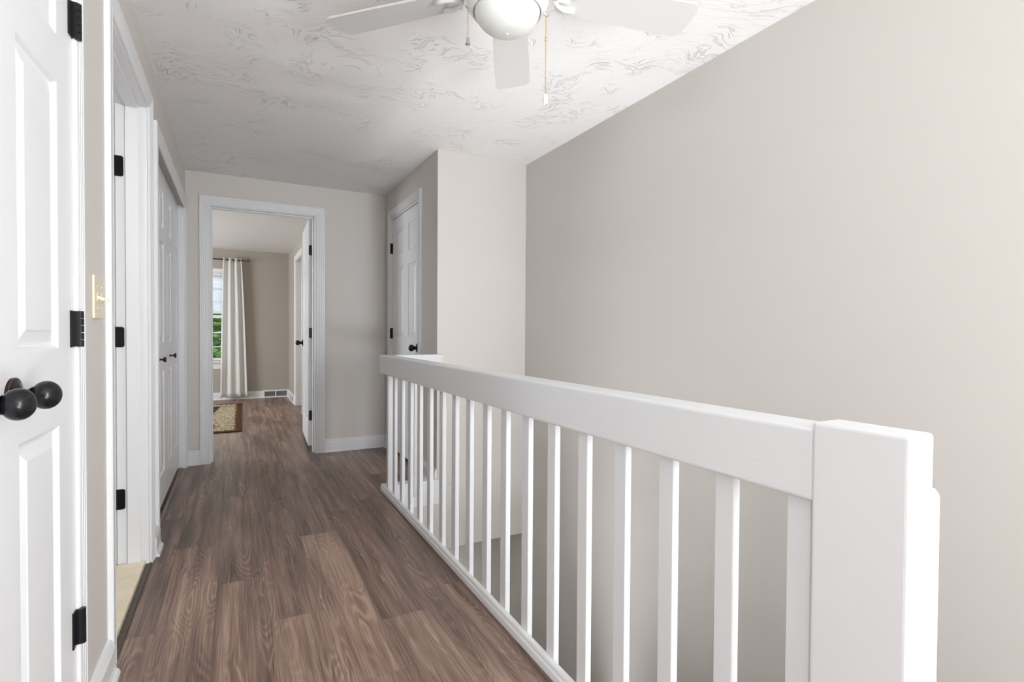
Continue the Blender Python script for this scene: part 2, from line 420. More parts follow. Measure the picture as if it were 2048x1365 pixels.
# ------------------------------------------------------------------ floor made of planks
def plank_floor(name, regions, mat):
    bm = bmesh.new()
    uv = bm.loops.layers.uv.new('plank_uv'); eu = bm.loops.layers.uv.new('edge_uv')
    tone = bm.faces.layers.float.new('tone')
    W, LN = 0.18, 1.265
    joints = {-1: 2.151, 0: 2.93, 1: 2.44, 2: 2.044, 3: 1.566, 4: 1.872, 5: 2.02, 6: 1.3}
    tones = {(3, 0): 0.66, (4, 0): 0.40, (2, 0): 0.42, (2, -1): 0.55, (3, -1): 0.52, (4, -1): 0.54, (1, 0): 0.46,
             (1, -1): 0.52, (0, -1): 0.50, (-1, 0): 0.33, (-1, -1): 0.50, (3, 1): 0.40, (4, 1): 0.42, (2, 1): 0.40, (5, 0): 0.40,
             (5, 1): 0.48, (5, -1): 0.52, (0, 0): 0.40, (1, 1): 0.43, (0, 1): 0.44}
    x0all = -0.252
    rnd = random.Random(3)
    cache = {}
    for (rx0, rx1, ry0, ry1) in regions:
        c0 = math.floor((rx0 - x0all)/W + 1e-6); c1 = math.ceil((rx1 - x0all)/W - 1e-6)
        for c in range(c0, c1):
            a0, a1 = x0all + c*W, x0all + (c+1)*W
            xa, xb = max(a0, rx0), min(a1, rx1)
            if c in joints: j = joints[c]
            else: j = random.Random(c*17+5).uniform(0, LN)
            k0 = math.floor((ry0 - j)/LN); k1 = math.ceil((ry1 - j)/LN)
            for k in range(k0, k1):
                b0, b1 = j + k*LN, j + (k+1)*LN
                ya, yb = max(b0, ry0), min(b1, ry1)
                if yb - ya < 1e-4: continue
                key = (c, k)
                if key not in cache:
                    q = random.Random(c*131 + k*977 + 11)
                    cache[key] = (q.uniform(0, 40), q.uniform(0, 40), tones.get(key, q.uniform(0.36, 0.52)))
                ou, ov, tn = cache[key]
                # split so that the edge distance is exact under interpolation
                xm, ym = (a0+a1)/2, (b0+b1)/2
                xs = sorted({xa, xb, min(max(xm, xa), xb), min(max(a0+0.004, xa), xb), min(max(a1-0.004, xa), xb)})
                ys = sorted({ya, yb, min(max(ym, ya), yb), min(max(b0+0.004, ya), yb), min(max(b1-0.004, ya), yb)})
                for xi, xj in zip(xs, xs[1:]):
                    for yi, yj in zip(ys, ys[1:]):
                        P = [(xi, yi), (xj, yi), (xj, yj), (xi, yj)]
                        f = bm.faces.new([bm.verts.new((px, py, 0)) for px, py in P])
                        f[tone] = tn
                        for lp, (px, py) in zip(f.loops, P):
                            lp[uv].uv = (px - a0 + ou, py - b0 + ov)
                            lp[eu].uv = (min(px-a0, a1-px), min(py-b0, b1-py))
    bmesh.ops.remove_doubles(bm, verts=bm.verts[:], dist=1e-5)
    me = bpy.data.meshes.new(name); bm.to_mesh(me); bm.free(); me.materials.append(mat)
    o = bpy.data.objects.new(name, me); C.objects.link(o); o['kind'] = 'structure'
    return o
fl = plank_floor('floor', [(-0.461, XB, 0.37, YC+0.0), (-2.7, XR, YB, 0.37), (-0.461, XC+0.1, YC, D2), (-1.1, -0.461, 3.0, 4.7),
                           (XC+0.1, 2.1, 3.47, D2), (BXL, BXR+0.12, D2, BY), (BXR+0.12, 3.0, 5.2, 8.2), (-1.1, -0.461, 0.6, 1.7)], M['floor'])
fl['label'] = 'brown oak plank floor running from the landing into the bedroom'
# slab under the hall floor (edge of the opening)
struct('floor', B((-0.461, XB, 0.37, YC-0.015, -0.28, -0.002), (-2.7, XR, YB, 0.37, -0.28, -0.002), (-1.1, XC+0.1, YC-0.015, D2, -0.28, -0.002)), M['wall'], 'floor slab edge of the stair opening')
struct('floor', B((-2.5, -0.461, 1.2, 2.98, -0.05, 0.004)), M['tilefloor'], 'bathroom floor beyond the side doorway')
struct('floor', B((XB, 3.0, YB, 5.4, -2.75, -2.66)), M['stair'], 'floor at the foot of the stairs')

# ------------------------------------------------------------------ ceilings
struct('ceiling', B((-2.7, 2.1, YB-0.1, D2-0.01, H, H+0.08)), M['ceiling'], 'skip trowel plaster ceiling over landing and stairs')
struct('ceiling', B((BXL-0.1, 3.0, D2-0.01, BY+0.1, H, H+0.08)), M['ceiling_soft'], 'lightly textured bedroom ceiling')

# ------------------------------------------------------------------ walls
def wallY(bm, x0, x1, spans, holes):
    pass
# left wall with three openings: (y0,y1,top)
OP1 = (0.757, 1.603, 2.045)
OP2 = (2.007, 2.813, 2.05)
OP3 = (3.06, 4.66, 2.002)
bxs = []
ys = [0.62, OP1[0], OP1[1], OP2[0], OP2[1], OP3[0], OP3[1], D]
for a, b in ((ys[0], ys[1]), (ys[2], ys[3]), (ys[4], ys[5]), (ys[6], ys[7])):
    bxs.append((XL-TW, XL, a, b, -0.0, H))
for op in (OP1, OP2, OP3):
    bxs.append((XL-TW, XL, op[0], op[1], op[2], H))
struct('wall_left', B(*bxs), M['wall'], 'greige wall on the left with closet and bathroom openings')
# far hall wall with bedroom doorway
FD0, FD1 = -0.196, 0.612
struct('wall_far', B((XL-TW, FD0, D, D2, 0, H), (FD1, 2.1, D, D2, 0, H), (FD0, FD1, D, D2, 2.05, H)), [M['wall']], 'greige wall around the bedroom doorway')
# closet wall facing the hall
CD0, CD1 = 3.737, 4.552
struct('wall_closet', B((XC, XC+0.1, YC, CD0, 0, H), (XC, XC+0.1, CD1, D, 0, H), (XC, XC+0.1, CD0, CD1, 2.05, H),
                        (XC+0.1, XR, YC, YC+0.1, -0.445, H), (XC, XC+0.1, YC, YC+0.1, -0.445, 0), (XB, XC, YC-0.012, YC+0.1, -0.445, -0.281)), M['wall'], 'greige closet block standing above the stairs')
struct('wall_right', B((XR, XR+0.1, -1.05, 5.4, -2.7, H), (XR, XR+0.1, YB-0.1, -2.45, 0, H), (XR, XR+0.1, -2.45, -1.05, 0, 0.75), (XR, XR+0.1, -2.45, -1.05, 2.15, H)), M['wall'], 'tall pale wall along the stairwell')
struct('wall_back', B((-2.7, XR, YB-0.1, YB, 0, H)), M['wall'], 'wall behind the viewer')
struct('wall_stairwell', B((XB-0.1, XB, 0.40, YC+2.0, -2.7, -0.281), (XB, XR, 0.37, 0.40, -2.7, -0.003)), M['wall'], 'wall under the landing beside the stairs')
struct('wall_stair_end', B((XB-0.1, XR, 5.3, 5.4, -2.7, -0.4)), M['wall'], 'end wall of the lower stair hall')
struct('ceiling', B((XB-0.1, XR, YC+0.1, 5.4, -0.445, -0.40)), M['wall'], 'soffit below the closet')
# rooms behind
struct('wall_bathroom', B((-2.5, -2.4, 1.2, 3.0, 0, H), (-2.4, XL-TW, 1.15, 1.25, 0, H), (-2.4, XL-TW, 2.9, 2.98, 0, H)), M['wall'], 'bathroom walls')
struct('wall_linen', B((-1.1, -1.0, 2.98, 4.8, 0, H), (-1.1, XL-TW, 4.7, 4.8, 0, H), (-1.1, -1.0, 0.6, 1.15, 0, H), (-1.1, XL-TW, 0.55, 0.65, 0, H)), M['wall'], 'inner walls of the closets')
struct('wall_added_opening', B((-2.7, -2.6, YB, 0.55, 0, H), (-2.7, XL-TW, 0.45, 0.55, 0, H), (XL-TW, XL, 0.45, 0.62, 0, H)), M['taupe'], 'added taupe walls behind the viewer that dim light bounced onto the newel')  # unseen room added to weaken light bouncing onto the railing's hall side
struct('wall_closet_back', B((2.0, 2.1, YC, D, 0, H)), M['wall'], 'back of the small closet')
# bedroom
WX0, WX1, WZ0, WZ1 = -1.30, -0.13, 0.60, 1.93
struct('wall_bedroom', B((BXL, WX0, BY, BY+0.12, 0, H), (WX1, 3.0, BY, BY+0.12, 0, H), (WX0, WX1, BY, BY+0.12, 0, WZ0), (WX0, WX1, BY, BY+0.12, WZ1, H)), M['taupe'], 'taupe bedroom wall with the window')
struct('wall_bedroom_left', B((BXL-0.1, BXL, D2, 6.4, 0, H), (BXL-0.1, BXL, 7.8, BY+0.12, 0, H), (BXL-0.1, BXL, 6.4, 7.8, 0, 0.7), (BXL-0.1, BXL, 6.4, 7.8, 2.1, H)), M['taupe'], 'bedroom side wall')
struct('wall_bedroom_front', B((BXL, XL-TW, D, D2, 0, H)), M['wall'], 'bedroom wall beside its doorway')
RD0, RD1 = 7.05, 7.885
struct('wall_bedroom_right', B((BXR, BXR+0.115, RD1, BY, 0, H), (BXR, BXR+0.115, D2, RD0, 0, H), (BXR, BXR+0.115, RD0, RD1, 2.05, H)), M['taupe'], 'taupe bedroom wall with a side doorway')
struct('wall_side_room', B((BXR+0.115, 3.0, 8.1, 8.2, 0, H), (2.9, 3.0, 5.2, 8.2, 0, H), (BXR+0.115, 3.0, 5.1, 5.2, 0, H)), M['wall'], 'walls of the room beside the bedroom')

# ------------------------------------------------------------------ casings, jambs, baseboards
CAS = [(0.0, 0.0), (0.0, 0.009), (0.004, 0.012), (0.010, 0.012), (0.0125, 0.0095), (0.015, 0.012), (0.024, 0.0125), (0.0265, 0.010), (0.029, 0.0135),
       (0.038, 0.014), (0.0405, 0.0115), (0.043, 0.015), (0.052, 0.0155), (0.0545, 0.013), (0.057, 0.0165), (0.067, 0.0165), (0.070, 0.014), (0.070, 0.0)]
def casing(name, label, plane, c, nrm, a0, a1, ztop, width=0.070, mat=None, thick=1.0):
    s = width/0.070
    def P(a, z, t):
        return (c + nrm*t, a, z) if plane == 'X' else (a, c + nrm*t, z)
    bm = bmesh.new()
    rings = []
    for o, t in CAS:
        o *= s; t *= thick
        rings.append([bm.verts.new(P(a0-o, 0, t)), bm.verts.new(P(a0-o, ztop+o, t)), bm.verts.new(P(a1+o, ztop+o, t)), bm.verts.new(P(a1+o, 0, t))])
    for i in range(len(rings)):
        a, b = rings[i], rings[(i+1) % len(rings)]
        for k in range(3):
            bm.faces.new((a[k], a[k+1], b[k+1], b[k]))
    bm.faces.new([r[0] for r in rings]); bm.faces.new([r[3] for r in rings])
    return struct(name, bm, M['trim'], label)
def jamb(parent, plane, w0, w1, a0, a1, ztop, stop=None, t=0.02, top=True):
    """w0..w1 wall thickness range, a0..a1 rough opening (clear opening is t smaller)"""
    def bb(a, b, u, v, z0, z1):
        return (u, v, a, b, z0, z1) if plane == 'X' else (a, b, u, v, z0, z1)
    bx = [bb(a0, a0+t, w0, w1, 0, ztop), bb(a1-t, a1, w0, w1, 0, ztop), bb(a0+t, a1-t, w0, w1, ztop-t, ztop)]
    if not top: bx = bx[:2]
    bm = bmesh.new()
    for q in bx: box(bm, *q, bev=0.0012, seg=1)
    link('jamb', bm, M['trim'], parent)
    if stop:
        s0, s1 = stop
        bm = bmesh.new()
        for q in (bb(a0+t, a0+t+0.011, s0, s1, 0, ztop-t), bb(a1-t-0.011, a1-t, s0, s1, 0, ztop-t), bb(a0+t+0.011, a1-t-0.011, s0, s1, ztop-t-0.011, ztop-t)):
            box(bm, *q, bev=0.003, seg=2)
        link('door_stop', bm, M['trim'], parent)
# door 1 (linen closet pair)
t1 = casing('trim_1', 'white casing around the near pair of closet doors', 'X', XL, 1, 0.757, 1.603, 2.045, 0.057, thick=0.72)
jamb(t1, 'X', XL-TW, XL-0.001, OP1[0]-0.02, OP1[1]+0.02, OP1[2]+0.02)
t2 = casing('trim_2', 'white casing around the bathroom doorway', 'X', XL, 1, 2.018, 2.802, 2.038, 0.070, thick=0.92)
jamb(t2, 'X', XL-TW, XL-0.0005, OP2[0]-0.001, OP2[1]+0.001, 2.05, stop=(XL-0.078, XL-0.030))
casing('trim_3', 'white casing around the bathroom doorway, bathroom side', 'X', XL-TW, -1, 2.018, 2.802, 2.038)
t4 = casing('trim_4', 'white casing around the bifold closet doors', 'X', XL, 1, 3.077, 4.645, 1.975, 0.078, thick=0.95)
jamb(t4, 'X', XL-TW, XL-0.0005, OP3[0]-0.001, OP3[1]+0.001, 2.002, top=False)
t5 = casing('trim_5', 'white fluted casing around the bedroom doorway', 'Y', D, -1, -0.183, 0.605, 2.035)
jamb(t5, 'Y', D+0.0005, D2, FD0, FD1, 2.05, stop=(D+0.035, D+0.078))
casing('trim_6', 'white casing on the bedroom side of the doorway', 'Y', D2, 1, -0.183, 0.605, 2.035)
t7 = casing('trim_7', 'white casing around the small closet door above the stairs', 'X', XC, -1, 3.75, 4.54, 2.045, 0.062)
jamb(t7, 'X', XC+0.0005, XC+0.1, CD0, CD1, 2.05)
t8 = casing('trim_8', 'white casing around the side doorway in the bedroom', 'X', BXR, -1, RD0+0.012, RD1-0.012, 2.038, 0.065)
jamb(t8, 'X', BXR+0.0005, BXR+0.115, RD0, RD1, 2.05)

BBP = [(0, 0), (0.022, 0), (0.022, 0.006), (0.019, 0.014), (0.0145, 0.019), (0.0145, 0.028), (0.0135, 0.030), (0.0135, 0.085), (0.011, 0.092), (0.009, 0.096), (0.010, 0.101), (0.006, 0.109), (0.0, 0.112)]
def baseboard(name, plane, c, nrm, a0, a1, label, thick=1.0):
    bm = bmesh.new()
    fn = (lambda s, t, z: (c+nrm*t*thick, s, z)) if plane == 'X' else (lambda s, t, z: (s, c+nrm*t*thick, z))
    prism(bm, BBP, a0, a1, fn)
    return struct(name, bm, M['trim'], label)
baseboard('baseboard_left', 'X', XL, 1, 1.66, 1.948, 'white baseboard below the light switch', 1.4)
baseboard('baseboard_left', 'X', XL, 1, 2.873, 3.02, 'short white baseboard between bathroom and bifold closet', 1.4)
baseboard('baseboard_far', 'Y', D, -1, XL, -0.253, 'short white baseboard left of the bedroom doorway')
baseboard('baseboard_far', 'Y', D, -1, 0.675, XC, 'white baseboard right of the bedroom doorway')
baseboard('baseboard_closet', 'X', XC, -1, YC+0.004, 3.688, 'white baseboard at the closet corner')
baseboard('baseboard_closet', 'X', XC, -1, 4.602, D-0.022, 'tiny white baseboard in the corner')
baseboard('baseboard_bedroom', 'Y', BY, -1, BXL, 0.372, 'white baseboard below the bedroom window')
baseboard('baseboard_bedroom_right', 'X', BXR, -1, RD1+0.06, BY-0.02, 'white baseboard right of the wall register')
baseboard('baseboard_side_room', 'Y', 8.1, -1, BXR+0.12, 2.9, 'white baseboard in the room beyond')

# ------------------------------------------------------------------ panelled doors
BANDS = [(0.235, 0.838), (1.006, 1.602), (1.700, 1.925)]
def door_slab(bm, w, t, z0, z1, cols, bands=BANDS, depth=0.009):
    """slab in local space: x 0..w, y 0..-t (front face y=0 facing +y)"""
    xs = sorted({0, w, *[v for c in cols for v in c]})
    zs = sorted({z0, z1, *[v for b in bands for v in b]})
    for side in (0, 1):
        yy = 0 if side == 0 else -t
        sg = -1 if side == 0 else 1
        for xa, xb in zip(xs, xs[1:]):
            for za, zb in zip(zs, zs[1:]):
                ispan = (xa, xb) in cols and (za, zb) in bands
                if not ispan:
                    bm.faces.new([bm.verts.new(p) for p in ((xa, yy, za), (xb, yy, za), (xb, yy, zb), (xa, yy, zb))])
                    continue
                rings = []
                for ins, dp in ((0, 0), (0.003, -0.0005), (0.006, -0.003), (0.010, -0.0075), (0.013, -0.009), (0.018, -0.009), (0.040, -0.003), (0.043, -0.0015)):
                    y = yy - sg*dp*depth/0.009 if sg == 1 else yy + dp*depth/0.009
                    if ins > (xb-xa)/2 - 0.006: break
                    rings.append([bm.verts.new(p) for p in ((xa+ins, y, za+ins), (xb-ins, y, za+ins), (xb-ins, y, zb-ins), (xa+ins, y, zb-ins))])
                for a, b in zip(rings, rings[1:]):
                    for k in range(4):
                        bm.faces.new((a[k], a[(k+1) % 4], b[(k+1) % 4], b[k]))
                bm.faces.new(rings[-1])
    for P in (((0, 0, z0), (0, -t, z0), (0, -t, z1), (0, 0, z1)), ((w, 0, z0), (w, -t, z0), (w, -t, z1), (w, 0, z1)),
              ((0, 0, z0), (w, 0, z0), (w, -t, z0), (0, -t, z0)), ((0, 0, z1), (w, 0, z1), (w, -t, z1), (0, -t, z1))):
        bm.faces.new([bm.verts.new(p) for p in P])
    bmesh.ops.remove_doubles(bm, verts=bm.verts[:], dist=1e-5)
def knob(parent, loc, direction, kind='ball', name='door_knob'):
    bm = bmesh.new()
    mt = axis_mat(loc, direction)
    if kind == 'ball':
        pr = [(0, -0.001), (0.033, -0.001), (0.0335, 0.003), (0.0325, 0.006), (0.029, 0.0075), (0.0245, 0.0085), (0.018, 0.0115), (0.0135, 0.0145), (0.012, 0.019), (0.0115, 0.023),
              (0.0135, 0.0245), (0.0135, 0.0265), (0.016, 0.0285)]
        cz, rz, rr = 0.0485, 0.0225, 0.0262
        for k in range(2, 17):
            a = -PI/2 + PI*k/16
            pr.append((max(rr*math.cos(a), 0) if k < 16 else 0, cz + rz*math.sin(a)))
        lathe(bm, pr, 40, mt)
        o = link(name, bm, M['black'], parent, True, 45)
        bm2 = bmesh.new()
        lathe(bm2, [(0.0318, 0.0055), (0.0332, 0.0062), (0.0336, 0.0048), (0.0318, 0.0046)], 40, mt)
        link('knob_rim', bm2, M['bronze'], o, True)
    else:
        pr = [(0, -0.001), (0.0095, -0.001), (0.0095, 0.001), (0.0075, 0.005), (0.0048, 0.011), (0.0045, 0.016), (0.0075, 0.022), (0.0150, 0.0275), (0.0165, 0.031), (0.0150, 0.035), (0.009, 0.0375), (0, 0.0382)]
        lathe(bm, pr, 24, mt)
        link('cabinet_knob' if name == 'door_knob' else name, bm, M['black'], parent, True, 50)
# --- near linen closet pair
def linen_door(name, label, hinge_y, sgn, knob_s):
    # local x runs from the hinge edge towards the meeting stile; front face (+y local) looks into the hall
    w_ = 0.412
    root = empty(name, (XL, hinge_y, 0))
    root['kind'] = 'structure'; root['label'] = label
    rot = math.radians(2.1)
    # direction from hinge towards the meeting edge, leaning slightly into the closet
    dvec = Vector((-math.sin(rot), -sgn*math.cos(rot), 0))
    nvec = Vector((math.cos(rot), -sgn*math.sin(rot), 0))
    mt = Matrix(((dvec.x, nvec.x, 0, 0), (dvec.y, nvec.y, 0, 0), (0, 0, 1, 0), (0, 0, 0, 1)))
    bm = bmesh.new()
    door_slab(bm, w_, 0.035, 0.012, 2.035, [(0.102, 0.322)])
    bmesh.ops.transform(bm, matrix=mt, verts=bm.verts[:])
    link('door_panel', bm, M['door'], root)
    kp = mt @ Vector((knob_s, 0, 0.929))
    knob(root, kp, nvec)
    for hz in (1.745, 1.008, 0.283):
        bm = bmesh.new()
        box(bm, -0.002, 0.0025, (-0.028 if sgn > 0 else 0.0), (0.0 if sgn > 0 else 0.028), hz, hz+0.088, bev=0.001, seg=1)
        for i in range(5):
            lathe(bm, [(0, hz+0.001+i*0.0174), (0.0062, hz+0.001+i*0.0174), (0.0070, hz+0.002+i*0.0174), (0.0070, hz+0.0168+i*0.0174), (0.0062, hz+0.0176+i*0.0174), (0, hz+0.0176+i*0.0174)], 16,
                  Matrix.Translation((0.0125, 0.003*sgn, 0)))
        box(bm, 0.0, 0.0125, (-0.006 if sgn > 0 else 0.0), (0.0 if sgn > 0 else 0.006), hz+0.002, hz+0.087)
        box(bm, -0.001, 0.0125, (0.001 if sgn > 0 else -0.006), (0.006 if sgn > 0 else -0.001), hz+0.02, hz+0.07)
        link('hinge', bm, M['black'], root)
    return root
linen_door('door_1', 'white panelled closet door at the left edge with black ball knob', 1.600, 1, 0.349)
linen_door('door_2', 'partner closet door beyond the left edge of view', 0.760, -1, 0.349)

# --- bifold closet doors: four leaves in two pairs
def flat_leaf(parent, name, x, y0, w_, cols, z0, z1, t=0.032, facing=1, bands=BANDS):
    bm = bmesh.new()
    door_slab(bm, w_, t, z0, z1, cols, bands)
    mt = Matrix(((0, facing, 0, x), (1, 0, 0, y0), (0, 0, 1, 0), (0, 0, 0, 1)))
    bmesh.ops.transform(bm, matrix=mt, verts=bm.verts[:])
    return link(name, bm, M['door'], parent)
XD = -0.386
LW = 0.386
BB2 = [(0.20, 0.81), (0.975, 1.575), (1.66, 1.885)]
for nm, lab, start, ky in (('door_3', 'near pair of white bifold closet doors with black knob', 3.082, 3.500), ('door_4', 'far pair of white bifold closet doors with black knob', 3.082+2*(LW+0.003), 4.060)):
    root = empty(nm, (XD, start, 0)); root['kind'] = 'structure'; root['label'] = lab
    for i in range(2):
        flat_leaf(root, 'door_leaf', 0, i*(LW+0.003), LW, [(0.090, 0.296)], 0.030, 1.997, bands=BB2)
    knob(root, Vector((0, ky-start, 0.885)), (1, 0, 0), 'cab')
# overhead bifold track and the floor edge under the doors
struct('trim_9', B((XL-0.110, XL-0.078, 3.08, 4.64, 1.975, 2.0015)), M['grille'], 'overhead track of the bifold doors')
struct('trim_10', B((XL-0.032, XL-0.014, 3.09, 4.63, 0.0, 0.010), bev=0.003), M['track'], 'thin grey-brown floor edging under the bifold doors')

# --- small closet door above the stairs (closed)
root = empty('door_5', (XC+0.012, CD0+0.021, 0)); root['kind'] = 'structure'; root['label'] = 'white six-panel closet door above the stairs with black knob'
w5 = CD1-CD0-0.043
bm = bmesh.new()
door_slab(bm, w5, 0.035, 0.022, 2.027, [(0.115, 0.115+0.205), (w5-0.115-0.205, w5-0.115)])
mt = Matrix(((0, -1, 0, 0), (1, 0, 0, 0), (0, 0, 1, 0), (0, 0, 0, 1)))
bmesh.ops.transform(bm, matrix=mt, verts=bm.verts[:]); link('door_panel', bm, M['door'], root)
knob(root, Vector((0, 0.062, 0.928)), (-1, 0, 0))
for hz in (1.735, 0.992, 0.285):
    bm = bmesh.new()
    lathe(bm, [(0, hz), (0.0068, hz), (0.0068, hz+0.089), (0, hz+0.089)], 14, Matrix.Translation((-0.017, w5+0.004, 0)))
    box(bm, -0.017, 0.0, w5-0.002, w5+0.002, hz, hz+0.089)
    box(bm, -0.016, -0.0005, w5-0.03, w5, hz, hz+0.089) if False else None
    link('hinge', bm, M['black'], root)

# --- bedroom door, swung open against the right
root = empty('door_6', (0.592, 4.862, 0), 0); root['kind'] = 'structure'; root['label'] = 'white six-panel bedroom door standing open with black knob'
w6 = 0.762
th = math.radians(2.65)
dv = Vector((math.sin(th), math.cos(th), 0)); nv = Vector((-math.cos(th), math.sin(th), 0))
mt = Matrix(((dv.x, nv.x, 0, 0), (dv.y, nv.y, 0, 0), (0, 0, 1, 0), (0, 0, 0, 1)))
off = Matrix.Translation(nv*0.035)
bm = bmesh.new()
door_slab(bm, w6, 0.035, 0.040, 2.033, [(0.112, 0.112+0.215), (w6-0.112-0.215, w6-0.112)])
bmesh.ops.transform(bm, matrix=off @ mt, verts=bm.verts[:]); link('door_panel', bm, M['door'], root)
knob(root, off @ mt @ Vector((w6-0.062, 0, 0.935)), nv)
knob(root, off @ mt @ Vector((w6-0.062, -0.035, 0.935)), -nv)
for hz in (1.716, 0.990, 0.262):
    bm = bmesh.new()
    # leaf with rounded corners mortised in the hinge edge
    pts = []
    for cx, cz, a0 in ((0.029-0.008, hz+0.008, -90), (0.029-0.008, hz+0.081, 0)):
        for k in range(5):
            a = math.radians(a0 + 90*k/4)
            pts.append((cx + 0.008*math.cos(a), cz + 0.008*math.sin(a)))
    pts += [(-0.004, hz+0.089), (-0.004, hz)]
    f0 = [bm.verts.new(Vector((0, -0.0015, 0)) + nv*p + Vector((0, 0, z))) for p, z in pts]
    f1 = [bm.verts.new(Vector((0, 0.001, 0)) + nv*p + Vector((0, 0, z))) for p, z in pts]
    bm.faces.new(f0); bm.faces.new(f1)
    for k in range(len(pts)):
        k2 = (k+1) % len(pts); bm.faces.new((f0[k], f0[k2], f1[k2], f1[k]))
    lathe(bm, [(0, hz), (0.0065, hz), (0.0065, hz+0.089), (0, hz+0.089)], 12, Matrix.Translation((0.006, -0.007, 0)))
    link('hinge', bm, M['black'], root)

# --- bathroom door, swung fully into the bathroom
root = empty('door_7', (XL-TW-0.006, 2.792, 0)); root['kind'] = 'structure'; root['label'] = 'white bathroom door opened away into the bathroom'
w7 = 0.76
bm = bmesh.new()
door_slab(bm, w7, 0.035, 0.03, 2.02, [(0.112, 0.327), (w7-0.327, w7-0.112)])
mt = Matrix(((-1, 0, 0, 0), (0, 1, 0, 0), (0, 0, 1, 0), (0, 0, 0, 1)))
bmesh.ops.transform(bm, matrix=mt, verts=bm.verts[:]); link('door_panel', bm, M['door'], root)
# jamb leaves of its hinges, on the far jamb
for hz in (1.716, 0.975, 0.265):
    bm = bmesh.new()
    pts = []
    for cx, cz, a0 in ((0.032-0.009, hz+0.009, -90), (0.032-0.009, hz+0.080, 0)):
        for k in range(5):
            a = math.radians(a0 + 90*k/4)
            pts.append((cx + 0.009*math.cos(a), cz + 0.009*math.sin(a)))
    pts += [(0.0, hz+0.089), (0.0, hz)]
    f0 = [bm.verts.new((p+0.004, 0.0, z)) for p, z in pts]; f1 = [bm.verts.new((p+0.004, -0.0018, z)) for p, z in pts]
    bm.faces.new(f0); bm.faces.new(f1)
    for k in range(len(pts)):
        k2 = (k+1) % len(pts); bm.faces.new((f0[k], f0[k2], f1[k2], f1[k]))
    for q in ((0.016, hz+0.02), (0.022, hz+0.045), (0.016, hz+0.07)):
        lathe(bm, [(0.0035, 0), (0.0035, 0.0006), (0, 0.0009)], 10, axis_mat((q[0]+0.004, -0.0018, q[1]), (0, -1, 0)))
    h_ = link('hinge', bm, M['black'], root)

# ------------------------------------------------------------------ bathroom threshold and floor edge
th_ = link('threshold', B((XL-TW-0.01, XL-0.012, 2.028, 2.792, 0.0, 0.026), bev=0.004), M['marble'])
tag(th_, 'cream marble threshold on the floor of the bathroom doorway', 'threshold')
st_ = link('transition_strip', B((XL-0.012, XL+0.010, 2.028, 2.865, -0.0005, 0.007), bev=0.002), M['strip'])
tag(st_, 'dark brown floor edging strip in front of the marble threshold', 'floor trim')

# ------------------------------------------------------------------ light switch
root = empty('light_switch', (XL, 1.835, 1.141))
tag(root, 'ivory double toggle light switch on the wall beside the bathroom doorway', 'light switch')
bm = bmesh.new(); box(bm, 0, 0.0065, -0.058, 0.058, -0.060, 0.060, bev=0.0055, seg=3); link('cover_plate', bm, M['ivory'], root)
for dy, ang in ((-0.023, -18), (0.023, -18)):
    bm = bmesh.new()
    box(bm, 0.004, 0.0075, dy-0.0055, dy+0.0055, -0.0125, 0.0125, bev=0.0008, seg=1)
    b2 = bmesh.new(); box(b2, 0.0, 0.020, -0.0042, 0.0042, -0.0045, 0.0045, bev=0.0015)
    bmesh.ops.transform(b2, matrix=Matrix.Translation((0.004, dy, 0)) @ Matrix.Rotation(math.radians(-ang), 4, 'Y'), verts=b2.verts[:])
    me = bpy.data.meshes.new('t'); b2.to_mesh(me); b2.free(); bm.from_mesh(me); bpy.data.meshes.remove(me)
    link('toggle', bm, M['ivory'], root)
for dy in (-0.023, 0.023):
    for dz in (-0.030, 0.030):
        bm = bmesh.new(); lathe(bm, [(0, 0.006), (0.0032, 0.006), (0.0032, 0.0070), (0.0022, 0.0076), (0, 0.0078)], 12, axis_mat((0, dy, dz), (1, 0, 0)))
        link('screw', bm, M['ivory'], root, True)

# ------------------------------------------------------------------ stair railing
RZ0, RZ1 = 0.776, 0.897
rail = empty('stair_railing', (0.87, 1.9, 0))
tag(rail, 'white wooden stair railing with square balusters and a wide newel post', 'railing')
def RL(name, bm, mat, smooth=False):
    bmesh.ops.translate(bm, vec=(-0.87, -1.9, 0), verts=bm.verts[:])
    return link(name, bm, mat, rail, smooth)
bm = bmesh.new(); box(bm, 0.828, 0.912, 0.511, 3.412, RZ0, RZ1, bev=0.007, seg=3); RL('handrail', bm, M['rail'])
bm = bmesh.new()
po = [(0.9125, 3.305), (1.2265, 3.305), (1.2265, YC-0.001), (XC-0.0005, YC-0.001), (XC-0.0005, 3.408), (0.9125, 3.408)]
a_ = [bm.verts.new((x, y, RZ0+0.002)) for x, y in po]; b_ = [bm.verts.new((x, y, RZ1+0.003)) for x, y in po]
bm.faces.new(a_); tf = bm.faces.new(b_)
for k in range(6): bm.faces.new((a_[k], a_[(k+1) % 6], b_[(k+1) % 6], b_[k]))
bmesh.ops.recalc_face_normals(bm, faces=bm.faces[:])
bmesh.ops.bevel(bm, geom=list(tf.edges), offset=0.004, segments=2, affect='EDGES', profile=0.5)
RL('return_rail', bm, M['post'])
